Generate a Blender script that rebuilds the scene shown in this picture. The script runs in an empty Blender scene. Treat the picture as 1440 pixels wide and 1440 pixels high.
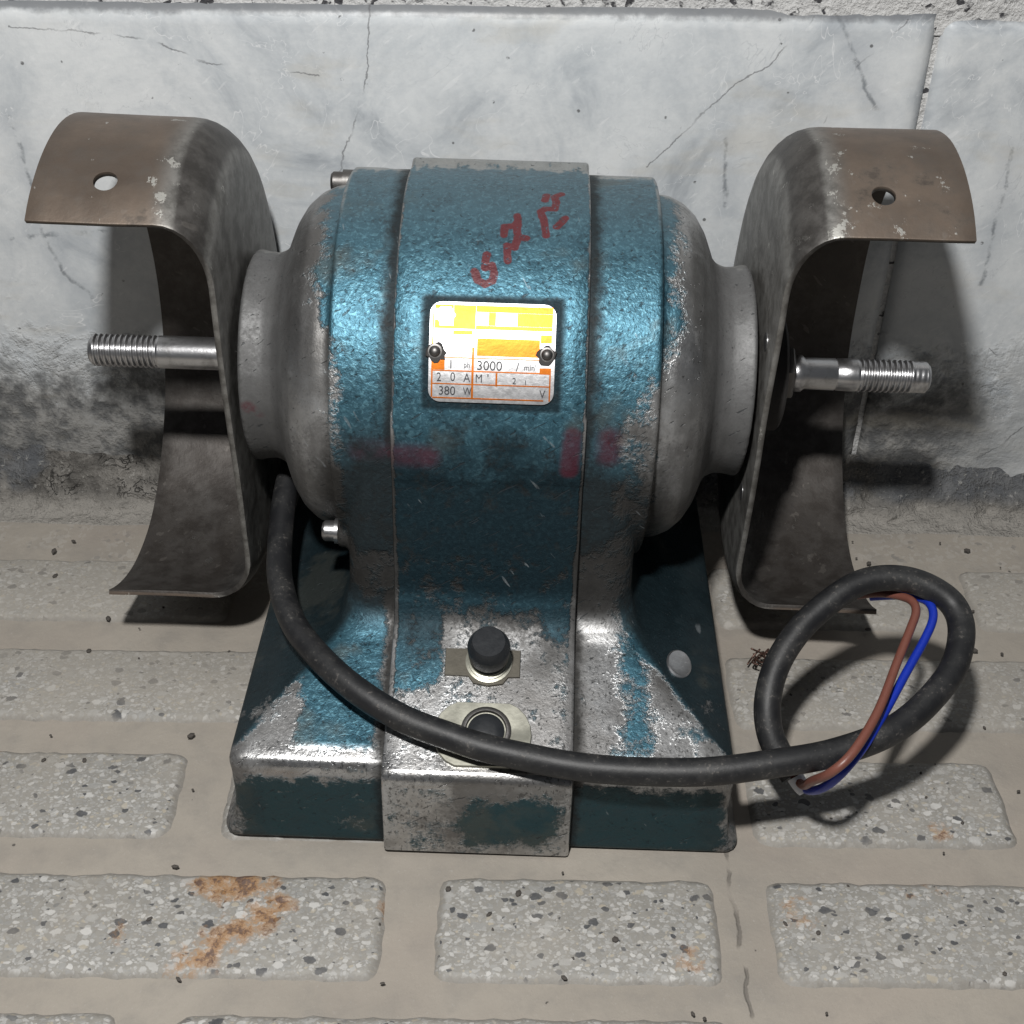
import bpy, bmesh, math, random
from mathutils import Vector, Matrix, noise as mnoise

# ------------------------------------------------------------------ camera, light, exposure
scene = bpy.context.scene
C = scene.collection
PITCH, ROLL, F_PX = math.radians(36.7), 0.0127, 1852.0
cam_data = bpy.data.cameras.new("camera")
cam_data.sensor_width = 36.0
cam_data.lens = 36.0 * F_PX / 1440.0
cam_data.clip_start, cam_data.clip_end = 0.01, 50.0
cam = bpy.data.objects.new("camera", cam_data)
C.objects.link(cam)
cam.matrix_world = (Matrix.Translation((0, 0, 0.40)) @ Matrix.Rotation(math.pi / 2 - PITCH, 4, 'X')
                    @ Matrix.Rotation(ROLL, 4, 'Z'))
scene.camera = cam

world = bpy.data.worlds.new("World")
scene.world = world
world.use_nodes = True
bg = world.node_tree.nodes["Background"]
bg.inputs[0].default_value = (0.80, 0.88, 1.0, 1)
bg.inputs[1].default_value = 0.055

lamp = bpy.data.lights.new("hand_lamp", 'POINT')
lamp.energy = 22.5
lamp.color = (1.0, 0.985, 0.96)
lamp.shadow_soft_size = 0.021
lamp_o = bpy.data.objects.new("hand_lamp", lamp)
lamp_o.location = (-0.0635, 0.0303, 0.6716)
C.objects.link(lamp_o)

scene.view_settings.view_transform = 'Standard'
scene.view_settings.look = 'None'
scene.view_settings.gamma = 1
scene.view_settings.exposure = 0.0
scene.cycles.max_bounces = 5
scene.cycles.diffuse_bounces = 3
scene.cycles.glossy_bounces = 3

rnd = random.Random(7)
PI = math.pi

# ------------------------------------------------------------------ node expression helpers
class Mat:
    def __init__(self, name):
        self.m = bpy.data.materials.new(name)
        self.m.use_nodes = True
        self.t = self.m.node_tree
        self.t.nodes.clear()
        self.out = self.t.nodes.new('ShaderNodeOutputMaterial')
        self.b = self.t.nodes.new('ShaderNodeBsdfPrincipled')
        self.t.links.new(self.b.outputs[0], self.out.inputs[0])
        tc = self.t.nodes.new('ShaderNodeTexCoord')
        self.P = E(self, tc.outputs['Object'])
        s = self.t.nodes.new('ShaderNodeSeparateXYZ')
        self.t.links.new(self.P.s, s.inputs[0])
        self.x, self.y, self.z = (E(self, o) for o in s.outputs)
    def put(self, sock, v):
        if isinstance(v, E):
            self.t.links.new(v.s, sock)
        elif isinstance(v, (tuple, list)):
            sock.default_value = tuple(v) + ((1,) if len(v) == 3 and len(sock.default_value) == 4 else ())
        else:
            sock.default_value = v
    def math(self, op, a, b=0.0, c=None, clamp=False):
        n = self.t.nodes.new('ShaderNodeMath')
        n.operation = op
        n.use_clamp = clamp
        self.put(n.inputs[0], a)
        self.put(n.inputs[1], b)
        if c is not None:
            self.put(n.inputs[2], c)
        return E(self, n.outputs[0])
    def vmath(self, op, a, b=None, scale=None):
        n = self.t.nodes.new('ShaderNodeVectorMath')
        n.operation = op
        self.put(n.inputs[0], a)
        if b is not None:
            self.put(n.inputs[1], b)
        if scale is not None:
            self.put(n.inputs['Scale'], scale)
        return E(self, n.outputs['Value' if op in ('DOT_PRODUCT', 'LENGTH', 'DISTANCE') else 'Vector'])
    def vec(self, x, y, z=0.0):
        n = self.t.nodes.new('ShaderNodeCombineXYZ')
        for i, v in enumerate((x, y, z)):
            self.put(n.inputs[i], v)
        return E(self, n.outputs[0])
    def noise(self, scale, detail=4, rough=0.55, vec=None, dist=0.0, color=False):
        n = self.t.nodes.new('ShaderNodeTexNoise')
        self.put(n.inputs['Vector'], vec if vec is not None else self.P)
        n.inputs['Scale'].default_value = scale
        n.inputs['Detail'].default_value = detail
        n.inputs['Roughness'].default_value = rough
        n.inputs['Distortion'].default_value = dist
        return E(self, n.outputs['Color' if color else 'Fac'])
    def voro(self, scale, vec=None, feature='F1', out='Distance', rnd_=1.0):
        n = self.t.nodes.new('ShaderNodeTexVoronoi')
        n.feature = feature
        self.put(n.inputs['Vector'], vec if vec is not None else self.P)
        n.inputs['Scale'].default_value = scale
        n.inputs['Randomness'].default_value = rnd_
        return E(self, n.outputs[out])
    def voro2(self, scale, vec):
        n = self.t.nodes.new('ShaderNodeTexVoronoi')
        self.put(n.inputs['Vector'], vec)
        n.inputs['Scale'].default_value = scale
        return E(self, n.outputs['Distance']), self.seps(E(self, n.outputs['Color']))
    def attr(self, name):
        n = self.t.nodes.new('ShaderNodeAttribute')
        n.attribute_name = name
        return E(self, n.outputs['Fac'])
    def mapr(self, v, a, b, lo=0.0, hi=1.0):          # smooth step a..b -> lo..hi
        n = self.t.nodes.new('ShaderNodeMapRange')
        n.interpolation_type = 'SMOOTHSTEP'
        self.put(n.inputs[0], v)
        for i, q in enumerate((a, b, lo, hi)):
            self.put(n.inputs[i + 1], q)
        return E(self, n.outputs[0])
    def box(self, v, a, b, soft):                     # 1 between a and b
        return self.mapr(v, a - soft, a + soft) * self.mapr(v, b - soft, b + soft, 1.0, 0.0)
    def mix(self, f, a, b):
        n = self.t.nodes.new('ShaderNodeMix')
        n.data_type = 'RGBA'
        self.put(n.inputs[0], f)
        self.put(n.inputs[6], a)
        self.put(n.inputs[7], b)
        return E(self, n.outputs[2])
    def lerp(self, f, a, b):
        n = self.t.nodes.new('ShaderNodeMix')
        n.data_type = 'FLOAT'
        self.put(n.inputs[0], f)
        self.put(n.inputs[2], a)
        self.put(n.inputs[3], b)
        return E(self, n.outputs[0])
    def bump(self, h, strength=1.0, dist=0.0005, normal=None):
        n = self.t.nodes.new('ShaderNodeBump')
        n.inputs['Strength'].default_value = strength
        n.inputs['Distance'].default_value = dist
        self.put(n.inputs['Height'], h)
        if normal is not None:
            self.put(n.inputs['Normal'], normal)
        return E(self, n.outputs[0])
    def seps(self, c):
        n = self.t.nodes.new('ShaderNodeSeparateColor')
        self.put(n.inputs[0], c)
        return [E(self, o) for o in n.outputs]
    def seg(self, p, a, b):                           # distance of p to segment a-b (2d points in a vector)
        a, b = Vector((a[0], a[1], 0)), Vector((b[0], b[1], 0))
        d = b - a
        pa = self.vmath('SUBTRACT', p, tuple(a))
        h = self.math('MULTIPLY', self.vmath('DOT_PRODUCT', pa, tuple(d)), 1.0 / max(d.length_squared, 1e-12), clamp=True)
        return self.vmath('LENGTH', self.vmath('SUBTRACT', pa, self.vmath('SCALE', tuple(d), scale=h)))
    def poly(self, p, pts):
        r = None
        for a, b in zip(pts[:-1], pts[1:]):
            s = self.seg(p, a, b)
            r = s if r is None else self.math('MINIMUM', r, s)
        return r
    def done(self, color, rough, metal=0.0, normal=None, spec=None):
        self.put(self.b.inputs['Base Color'], color)
        self.put(self.b.inputs['Roughness'], rough)
        self.put(self.b.inputs['Metallic'], metal)
        if normal is not None:
            self.put(self.b.inputs['Normal'], normal)
        if spec is not None:
            self.put(self.b.inputs['Specular IOR Level'], spec)
        return self.m

class E:
    def __init__(self, m, s):
        self.m, self.s = m, s
    def __add__(self, o): return self.m.math('ADD', self, o)
    def __radd__(self, o): return self.m.math('ADD', o, self)
    def __sub__(self, o): return self.m.math('SUBTRACT', self, o)
    def __rsub__(self, o): return self.m.math('SUBTRACT', o, self)
    def __mul__(self, o): return self.m.math('MULTIPLY', self, o)
    def __rmul__(self, o): return self.m.math('MULTIPLY', o, self)
    def __truediv__(self, o): return self.m.math('DIVIDE', self, o)
    def __neg__(self): return self.m.math('MULTIPLY', self, -1.0)
    def abs(self): return self.m.math('ABSOLUTE', self)
    def max(self, o): return self.m.math('MAXIMUM', self, o)
    def min(self, o): return self.m.math('MINIMUM', self, o)
    def clamp(self): return self.m.math('ADD', self, 0.0, clamp=True)

# ------------------------------------------------------------------ mesh helpers
def link(name, mesh, mat, parent=None, smooth=True):
    o = bpy.data.objects.new(name, mesh)
    C.objects.link(o)
    if mat:
        mesh.materials.clear()
        mesh.materials.append(mat)
    if parent:
        o.parent = parent
    if smooth:
        mesh.polygons.foreach_set('use_smooth', [True] * len(mesh.polygons))
        if smooth == 'angle':
            mesh.set_sharp_from_angle(angle=math.radians(38))
    return o
def from_bm(bm, name):
    me = bpy.data.meshes.new(name)
    bmesh.ops.recalc_face_normals(bm, faces=bm.faces)
    bm.to_mesh(me)
    bm.free()
    return me
def add_grid(bm, rows, close_u=False, close_v=False, caps=False):
    vs = [[bm.verts.new(p) for p in r] for r in rows]
    nu, nv = len(vs), len(vs[0])
    for i in range(nu if close_u else nu - 1):
        for j in range(nv if close_v else nv - 1):
            a, b = vs[i], vs[(i + 1) % nu]
            bm.faces.new((a[j], a[(j + 1) % nv], b[(j + 1) % nv], b[j]))
    if caps:
        bm.faces.new(vs[0])
        bm.faces.new(list(reversed(vs[-1])))
    return vs
def lathe_x(bm, prof, n=64, cy=0.0, cz=0.0, ymul=1.0):   # revolve (x, r) about the x axis
    rows = [[(x, cy + ymul * r * math.sin(2 * PI * k / n), cz + r * math.cos(2 * PI * k / n)) for k in range(n)] for x, r in prof]
    add_grid(bm, rows, close_v=True, caps=True)
def lathe_axis(bm, prof, org, axis, n=40):
    axis = Vector(axis).normalized()
    q = axis.to_track_quat('Z', 'Y').to_matrix()
    rows = [[Vector(org) + q @ Vector((r * math.cos(2 * PI * k / n), r * math.sin(2 * PI * k / n), h)) for k in range(n)] for h, r in prof]
    add_grid(bm, rows, close_v=True, caps=True)
def evaluated(name, me, mods):
    o = bpy.data.objects.new(name, me)
    C.objects.link(o)
    for kind, kw in mods:
        m = o.modifiers.new(kind, kind)
        for k, v in kw.items():
            setattr(m, k, v)
    dg = bpy.context.evaluated_depsgraph_get()
    dg.update()
    r = bpy.data.meshes.new_from_object(o.evaluated_get(dg))
    r.name = name
    bpy.data.objects.remove(o)
    return r
def catmull(pts, n=10):
    P = [Vector(p) for p in pts]
    P = [P[0] * 2 - P[1]] + P + [P[-1] * 2 - P[-2]]
    out = []
    for i in range(1, len(P) - 2):
        for k in range(n):
            t = k / n
            a, b, c, d = P[i - 1:i + 3]
            out.append(0.5 * ((2 * b) + (c - a) * t + (2 * a - 5 * b + 4 * c - d) * t * t + (3 * b - a - 3 * c + d) * t ** 3))
    out.append(P[-2])
    return out
def tube(bm, pts, rad, n=20):
    prev = None
    rows = []
    for i, p in enumerate(pts):
        d = (pts[min(i + 1, len(pts) - 1)] - pts[max(i - 1, 0)]).normalized()
        if prev is None:
            u = d.orthogonal().normalized()
        else:
            u = (prev - d * prev.dot(d)).normalized()
        prev = u
        v = d.cross(u)
        r = rad(i / (len(pts) - 1)) if callable(rad) else rad
        rows.append([p + u * r * math.cos(2 * PI * k / n) + v * r * math.sin(2 * PI * k / n) for k in range(n)])
    add_grid(bm, rows, close_v=True, caps=True)
def tag(o, label=None, cat=None, kind=None, group=None):
    for k, v in (('label', label), ('category', cat), ('kind', kind), ('group', group)):
        if v:
            o[k] = v
    return o

# ------------------------------------------------------------------ materials
CRACKS = [
 [(-0.2078, 0.2353), (-0.154, 0.232), (-0.1292, 0.2212), (-0.0823, 0.2171)],
 [(-0.0606, 0.245), (-0.0625, 0.2162), (-0.0705, 0.1933), (-0.0768, 0.1757)],
 [(0.1198, 0.243), (0.1062, 0.2257), (0.0898, 0.2146), (0.0567, 0.1791)],
 [(0.1582, 0.2426), (0.1404, 0.2232), (0.1301, 0.1999)],
 [(0.2253, 0.0917), (0.2295, 0.0879), (0.2414, 0.0919)],
 [(0.252, 0.048), (0.2409, 0.0352), (0.226, 0.022)],
]
VEINS = [
 [(-0.2157, 0.1976), (-0.2128, 0.1667)],
 [(-0.2127, 0.1472), (-0.2081, 0.1263), (-0.1957, 0.1138), (-0.1957, 0.1083)],
 [(-0.2275, 0.1419), (-0.1836, 0.1459)],
 [(0.0899, 0.1922), (0.0925, 0.1615)],
 [(0.128, 0.2459), (0.1526, 0.2039)],
 [(0.2132, 0.1891), (0.2138, 0.125)],
]
def slab_density(x, z):          # blue-grey cloud patches of this marble, plus darkening towards the bottom
    def blob(cx, cz, rx, rz):
        d = ((x - cx) / rx) ** 2 + ((z - cz) / rz) ** 2
        t = max(0.0, 1 - d)
        return t * t * (3 - 2 * t)
    return (blob(0.162, 0.225, 0.032, 0.06) * 0.46 + blob(-0.20, 0.075, 0.075, 0.06) * 0.32 + blob(-0.065, 0.235, 0.03, 0.06) * 0.1
            + blob(0.03, 0.24, 0.022, 0.05) * 0.18 + blob(0.25, 0.02, 0.08, 0.055) * 0.36 + blob(0.0, 0.25, 0.3, 0.014) * 0.16
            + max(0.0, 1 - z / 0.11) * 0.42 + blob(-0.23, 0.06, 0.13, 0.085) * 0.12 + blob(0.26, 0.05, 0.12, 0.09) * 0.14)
def marble_material():
    m = Mat('weathered_marble')
    wob = m.vmath('SCALE', m.vmath('SUBTRACT', m.noise(90, 4, 0.7, color=True), (0.5, 0.5, 0.5)), scale=0.0055)
    p2 = m.vmath('MULTIPLY', m.vmath('ADD', m.vec(m.x, m.z, 0.0), wob), (1, 1, 0))
    crack = None
    for c in CRACKS:
        d = m.poly(p2, c)
        crack = d if crack is None else crack.min(d)
    crack_m = m.mapr(crack, 0.0001, 0.0005, 0.75, 0.0) * m.mapr(m.noise(45, 2), 0.40, 0.56)
    vein = None
    for c in VEINS:
        d = m.poly(p2, c)
        vein = d if vein is None else vein.min(d)
    n3 = m.noise(130, 4, 0.65)
    vein_m = m.mapr(vein, 0.0001, 0.0014, 0.7, 0.0) * m.mapr(n3, 0.38, 0.6)
    halo = m.mapr(vein, 0.0, 0.011, 0.55, 0.0) * n3
    cl = m.noise(17, 6, 0.64, dist=1.2)
    cloud = m.mapr(cl + m.attr('density'), 0.54, 0.86)
    fine = m.noise(300, 4, 0.7)
    col = m.mix(m.mapr(cl + (fine - 0.5) * 0.3, 0.3, 0.7), (0.62, 0.64, 0.65), (0.46, 0.49, 0.515))
    col = m.mix(cloud * 0.88, col, m.mix(n3, (0.09, 0.105, 0.13), (0.22, 0.245, 0.285)))
    col = m.mix(halo, col, (0.28, 0.31, 0.35))
    col = m.mix(vein_m, col, (0.13, 0.145, 0.16))
    sv = m.vec(m.x + m.z * 0.8, m.z * 6.0 - m.x * 5.0, 0.0)
    scr = m.mapr(m.noise(60, 2, 0.4, vec=sv), 0.64, 0.68) * m.mapr(n3, 0.46, 0.58)
    col = m.mix(scr * 0.32, col, (0.74, 0.75, 0.76))
    hn = (m.noise(21, 4, 0.6, dist=0.9) - 0.5).abs()
    col = m.mix(m.mapr(hn, 0.0, 0.004, 0.6, 0.0) * m.mapr(cl, 0.46, 0.56), col, (0.76, 0.77, 0.78))
    hd = (m.noise(13, 5, 0.62, dist=1.5) - 0.47).abs()
    col = m.mix(m.mapr(hd, 0.0, 0.005, 0.25, 0.0) * m.mapr(cl, 0.5, 0.4), col, (0.22, 0.24, 0.27))
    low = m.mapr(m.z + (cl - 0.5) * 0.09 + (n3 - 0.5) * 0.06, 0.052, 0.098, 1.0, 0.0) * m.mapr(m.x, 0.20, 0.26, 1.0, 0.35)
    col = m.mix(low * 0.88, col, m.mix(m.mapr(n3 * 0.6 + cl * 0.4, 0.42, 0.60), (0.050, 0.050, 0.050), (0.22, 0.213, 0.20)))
    ys = m.mapr(m.noise(14, 4, 0.6, vec=m.vec(m.x, m.z * 2.5, 4.0)), 0.54, 0.68)
    col = m.mix(ys * 0.28, col, (0.44, 0.40, 0.32))
    speck = m.mapr(m.voro(85), 0.05, 0.08, 1.0, 0.0) * m.mapr(fine, 0.48, 0.54)
    col = m.mix(speck * 0.8, col, (0.06, 0.06, 0.06))
    top = m.mapr(m.z + (n3 - 0.5) * 0.005, 0.2405, 0.2435)
    col = m.mix(top * 0.8, col, (0.10, 0.105, 0.115))
    col = m.mix(crack_m * 0.85, col, (0.075, 0.075, 0.08))
    h = fine * 0.14 + low * (n3 * 2.6 + cl * 2.0)
    return m.done(col, m.lerp(low, 0.45, 0.85), normal=m.bump(h, 0.9, 0.0012))

def mortar_material():
    m = Mat('crumbled_mortar')
    n1, n2 = m.noise(60, 5, 0.68), m.noise(320, 3, 0.7)
    col = m.mix(m.mapr(n1, 0.3, 0.7), (0.050, 0.047, 0.043), (0.23, 0.218, 0.20))
    blue = m.mapr(m.noise(26, 5, 0.6) + m.mapr(m.x, 0.12, 0.24, -0.03, 0.22), 0.52, 0.64) * m.mapr(m.z, 0.004, 0.012)
    col = m.mix(blue * 0.6, col, (0.10, 0.112, 0.13))
    col = m.mix(m.mapr(n2, 0.58, 0.72) * 0.5, col, (0.50, 0.49, 0.46))
    dust = m.mapr(m.z + (n1 - 0.5) * 0.014, 0.001, 0.009, 1.0, 0.0)
    col = m.mix(dust * 0.8, col, m.mix(n2, (0.29, 0.275, 0.25), (0.37, 0.35, 0.32)))
    col = m.mix(m.mapr((n1 - 0.5).abs(), 0.0, 0.012, 1.0, 0.0) * m.mapr(m.noise(30, 2), 0.5, 0.6) * 0.8, col, (0.05, 0.048, 0.045))
    rid = (m.noise(75, 4, 0.6, dist=1.0) - 0.5).abs()
    crev = m.mapr(rid, 0.0, 0.014, 1.0, 0.0) * m.mapr(m.z, 0.004, 0.009) * m.mapr(m.noise(22, 2), 0.50, 0.60)
    col = m.mix(crev * 0.35, col, (0.04, 0.037, 0.034))
    return m.done(col, 0.9, normal=m.bump(n1 * 1.6 + n2 * 0.6 - crev * 0.9, 1.0, 0.0035))

def plaster_material():
    m = Mat('speckled_plaster')
    n = m.noise(420, 4, 0.7)
    col = m.mix(n, (0.42, 0.42, 0.42), (0.72, 0.72, 0.71))
    chips = m.mapr(m.seps(m.voro(330, out='Color'))[0], 0.80, 0.84)
    col = m.mix(chips * m.mapr(m.noise(160, 3), 0.45, 0.55), col, (0.05, 0.05, 0.055))
    return m.done(col, 0.85, normal=m.bump(n + m.noise(120, 5) * 1.5, 1.0, 0.002))

def grout_material():
    m = Mat('dusty_cement_ground')
    n1, n2, n3 = m.noise(9, 4, 0.6), m.noise(70, 5, 0.65), m.noise(600, 3, 0.7)
    col = m.mix(m.mapr(n1, 0.3, 0.7), (0.285, 0.258, 0.224), (0.355, 0.322, 0.278))
    col = m.mix(m.mapr(n2, 0.42, 0.75) * 0.5, col, (0.23, 0.215, 0.195))
    col = m.mix(m.mapr(n3, 0.6, 0.75) * 0.35, col, (0.44, 0.425, 0.40))
    # far rows lie under dust with the aggregate just showing
    cc = m.seps(m.voro(480, out='Color'))[0]
    far = m.mapr(m.y, 0.455, 0.475) * m.mapr(m.noise(40, 3), 0.4, 0.6)
    col = m.mix(far * m.mapr(cc, 0.6, 0.7) * 0.3, col, (0.45, 0.43, 0.40))
    col = m.mix(far * m.mapr(cc, 0.95, 0.96) * 0.5, col, (0.12, 0.115, 0.11))
    # the seam between two tiles
    wob = (m.noise(60, 4) - 0.5) * 0.008
    seam = (m.x + wob - 0.0825).abs()
    sm = m.mapr(seam, 0.0002, 0.0011, 1.0, 0.0) * m.mapr(m.noise(35, 2), 0.42, 0.5) * m.mapr(m.y, 0.33, 0.345, 1.0, 0.0)
    col = m.mix(sm * 0.6, col, (0.10, 0.09, 0.08))
    pink = m.mapr(m.noise(11, 2, vec=m.vmath('ADD', m.P, (3.1, 0, 0))), 0.5, 0.66)
    col = m.mix(pink * 0.3, col, (0.34, 0.29, 0.25))
    dots = m.mapr(m.voro(60), 0.035, 0.05, 1.0, 0.0) * m.mapr(m.noise(200, 1), 0.5, 0.55)
    col = m.mix(dots * 0.8, col, (0.07, 0.065, 0.06))
    h = n2 * 0.7 + n3 * 0.16 - sm * 0.6 - dots * 0.5
    return m.done(col, 0.78 + n3 * 0.12, normal=m.bump(h, 0.8, 0.0012))

RUST = [(-0.100, 0.305, 0.023, 0.013, 1.05),
        (-0.043, 0.296, 0.008, 0.008, 0.4), (0.063, 0.275, 0.011, 0.010, 0.55), (0.105, 0.295, 0.009, 0.011, 0.55), (0.152, 0.305, 0.012, 0.006, 0.4),
        (-0.214, 0.365, 0.012, 0.012, 0.9), (0.166, 0.333, 0.006, 0.007, 0.6), (-0.138, 0.283, 0.009, 0.009, 0.35)]
def terrazzo_material():
    m = Mat('terrazzo')
    g = m.t.nodes.new('ShaderNodeNewGeometry')
    W = E(m, g.outputs['Position'])
    s = m.t.nodes.new('ShaderNodeSeparateXYZ')
    m.t.links.new(W.s, s.inputs[0])
    wx, wy, wz = (E(m, o) for o in s.outputs)
    p = m.vec(wx, wy, 0.0)
    p = m.vmath('ADD', p, m.vmath('SCALE', m.vmath('SUBTRACT', m.noise(300, 2, vec=p, color=True), (0.5, 0.5, 0.5)), scale=0.003))
    n1 = m.noise(240, 5, 0.7, vec=p)
    jag = (n1 - 0.5) * 0.62
    col = m.mix(n1, (0.19, 0.183, 0.168), (0.36, 0.345, 0.315))
    # broken stone packed close: small, middling and a few large pieces, each its own grey
    for sc, thr, dens, seed, dark, lo, hi in ((760, 0.46, 0.20, 0.0, 0.975, 0.25, 0.46), (380, 0.40, 0.40, 3.7, 0.955, 0.26, 0.54), (190, 0.36, 0.76, 9.1, 0.80, 0.28, 0.58)):
        d, cc = m.voro2(sc, m.vmath('ADD', m.vmath('MULTIPLY', p, (1.0, 1.35, 1.0)), (seed, seed * 0.7, 0.0)))
        inside = m.mapr(d + jag, thr, thr + 0.10, 0.90, 0.0) * m.mapr(cc[0], dens, dens + 0.02)
        tone = m.mix(cc[1], (lo, lo * 0.985, lo * 0.94), (hi, hi * 0.985, hi * 0.95))
        tone = m.mix(m.mapr(cc[2], 0.70, 0.72) * m.mapr(cc[2], 0.76, 0.78, 1.0, 0.0), tone, (0.40, 0.36, 0.29))
        tone = m.mix(m.mapr(cc[2], dark, dark + 0.01), tone, (0.055, 0.058, 0.065))
        col = m.mix(inside, col, tone)
    # dust lying on it, thicker towards the wall
    dn = m.noise(28, 6, 0.65, vec=p)
    dust = m.mapr(dn + m.mapr(wy, 0.30, 0.46, -0.08, 0.20), 0.36, 0.74)
    col = m.mix(dust * 0.62, col, m.mix(m.noise(500, 3, vec=p), (0.30, 0.276, 0.240), (0.38, 0.353, 0.312)))
    edge = m.mapr(wz + (m.noise(110, 5, 0.7, vec=p) - 0.5) * 0.0045, 0.0004, 0.0019, 1.0, 0.0)
    col = m.mix(edge * 0.8, col, m.mix(n1, (0.19, 0.178, 0.16), (0.32, 0.30, 0.27)))
    rust = None
    for cx, cy, rx, ry, a in RUST:
        dx, dy = (wx - cx) / rx, (wy - cy) / ry
        b = m.mapr(dx * dx + dy * dy, 0.0, 1.0, a, 0.0)
        rust = b if rust is None else rust.max(b)
    rn = m.noise(150, 5, 0.72, vec=p)
    rust = rust.max(m.mapr(m.seg(p, (-0.0830, 0.2945), (-0.1095, 0.2715)), 0.0, 0.0125, 1.0, 0.0))
    rm = m.mapr(rust + (rn - 0.5) * 3.4, 0.30, 1.15) * m.mapr(rust, 0.0, 0.12)
    col = m.mix(rm * 0.8, col, m.mix(m.mapr(rn + (rust - 0.5) * 0.15, 0.54, 0.68), (0.40, 0.20, 0.06), (0.095, 0.034, 0.013)))
    rough = m.lerp(dust, 0.55, 0.8)
    return m.done(col, rough, normal=m.bump(n1 * 0.6 + dn * 0.4, 0.8, 0.0008))

GLYPHS = [
  [(0.0188, 0.1173), (0.0163, 0.1153), (0.017, 0.1111), (0.0165, 0.1072), (0.0132, 0.1073), (0.0114, 0.1055), (0.0126, 0.1007), (0.0136, 0.0929)],
  [(0.0134, 0.1162), (0.0129, 0.1125)],
  [(0.0203, 0.1021), (0.0174, 0.0974)],
  [(0.003, 0.1026), (0.0035, 0.0997), (0.0023, 0.0972), (-0.0013, 0.0965), (-0.0015, 0.0925)],
  [(0.0035, 0.0992), (0.0031, 0.0958), (0.0037, 0.0921), (0.0028, 0.0868), (-0.0001, 0.0875), (0.0003, 0.0809)],
  [(0.0037, 0.0916), (0.0065, 0.0913)],
  [(-0.0072, 0.0834), (-0.0074, 0.0778), (-0.005, 0.0789), (-0.004, 0.0752), (-0.0049, 0.0724), (-0.0072, 0.0712), (-0.0099, 0.0727), (-0.0111, 0.0761)],
]
GDX = 0.003      # the marks were measured from an origin 3 mm to the side
AX_Z = 0.1275    # height of the motor axis
def painted_material(name, band):
    """Hammered blue paint worn through to cast metal; where it is worn is set in the grinder's own coordinates."""
    m = Mat(name)
    x, y, z = m.x, m.y, m.z
    ax = x.abs()
    n_big, n_mid, n_fine = m.noise(38, 5, 0.65), m.noise(150, 5, 0.70), m.noise(700, 3, 0.7)
    theta = m.math('ARCTAN2', z - AX_Z, -y)
    s = theta * 0.08
    on_motor = m.mapr(z, 0.085, 0.10)
    on_lip = m.mapr(z, 0.033, 0.036, 1.0, 0.0)
    on_slope = m.mapr(z, 0.034, 0.037) * m.mapr(z, 0.062, 0.074, 1.0, 0.0)
    ped = (1.0 - on_motor) * m.mapr(z, 0.062, 0.074)
    if band:
        W = on_motor * 0.92 + ped * 0.60
        blue_patch = m.box(x, -0.036, -0.017, 0.004) * m.mapr(y, -0.118, -0.105) * 0.5 + m.box(x, 0.02, 0.034, 0.006) * m.mapr(y, -0.112, -0.095) * 0.3
        W = W + on_slope * (0.24 + blue_patch)
        W = W + on_lip * (0.30 + m.box(x, -0.008, 0.026, 0.008) * m.box(z, 0.006, 0.028, 0.006) * 0.5)
        ew = 0.0347 - (x + 0.0015).abs()
        W = W - m.mapr(ew, 0.0, 0.0028, 0.75, 0.0)
    else:
        W = on_motor * (m.mapr(ax, 0.052, 0.076, 0.98, 0.06) - m.box(x, 0.043, 0.075, 0.006) * m.mapr(z, 0.150, 0.176, 0.55, 0.0)
                        - m.box(x, -0.075, -0.052, 0.004) * m.mapr(z, 0.158, 0.182, 0.5, 0.0))
        W = W + ped * 0.36
        W = W + on_slope * (0.16 + m.box(x, -0.068, -0.040, 0.005) * 0.75 + m.box(x, 0.050, 0.062, 0.005) * 0.42 + m.mapr(ax, 0.066, 0.074, 0.0, 0.12)
                            + m.mapr(y, -0.115, -0.085, 0.0, 0.45) * m.mapr(ax, 0.06, 0.07))
        W = W + on_lip * (0.72 - m.mapr(z, 0.027, 0.034, 0.0, 0.3) - m.mapr(ax, 0.085, 0.092, 0.0, 0.35)) + m.mapr(ax - 0.0588 + (y + 0.0885) * 0.6787, -0.002, 0.004) * on_slope * 0.35
    fray = (n_mid - 0.5) * 0.95 + (n_big - 0.5) * 0.85 + (n_fine - 0.5) * 0.5
    paint = m.mapr(W + fray, 0.32, 0.60)
    edge = m.box(z, 0.0340, 0.0425, 0.0012) * m.mapr(y, -0.134, -0.130, 1.0, 0.0)
    paint = paint * (1.0 - edge * m.mapr(n_mid, 0.2, 0.5))
    # paint: hammer finish, a close net of small dents
    ham = m.noise(640, 3, 0.55, dist=0.6)
    blue = m.mix(m.mapr(n_mid, 0.3, 0.7), (0.032, 0.092, 0.128), (0.060, 0.155, 0.208))
    blue = m.mix(m.mapr(ham, 0.50, 0.66) * 0.7, blue, (0.120, 0.270, 0.340))
    blue = m.mix(on_lip, blue, m.mix(n_mid, (0.020, 0.052, 0.064), (0.042, 0.094, 0.110)))
    if not band:
        flank = m.mapr(ax - 0.0588 + (y + 0.0885) * 0.6787, -0.002, 0.004) * m.mapr(z, 0.034, 0.037) * m.mapr(z, 0.060, 0.066, 1.0, 0.0)
        blue = m.mix(flank.clamp() * 0.95, blue, m.mix(n_mid, (0.008, 0.016, 0.020), (0.03, 0.052, 0.062)))
    pits = m.mapr(ham + (n_mid - 0.5) * 0.5, 0.30, 0.38, 1.0, 0.0)
    blue = m.mix(pits * 0.7, blue, (0.016, 0.030, 0.038))
    blue = m.mix(m.mapr(theta, 0.85, 1.5) * 0.45, blue, (0.15, 0.205, 0.235))
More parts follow.
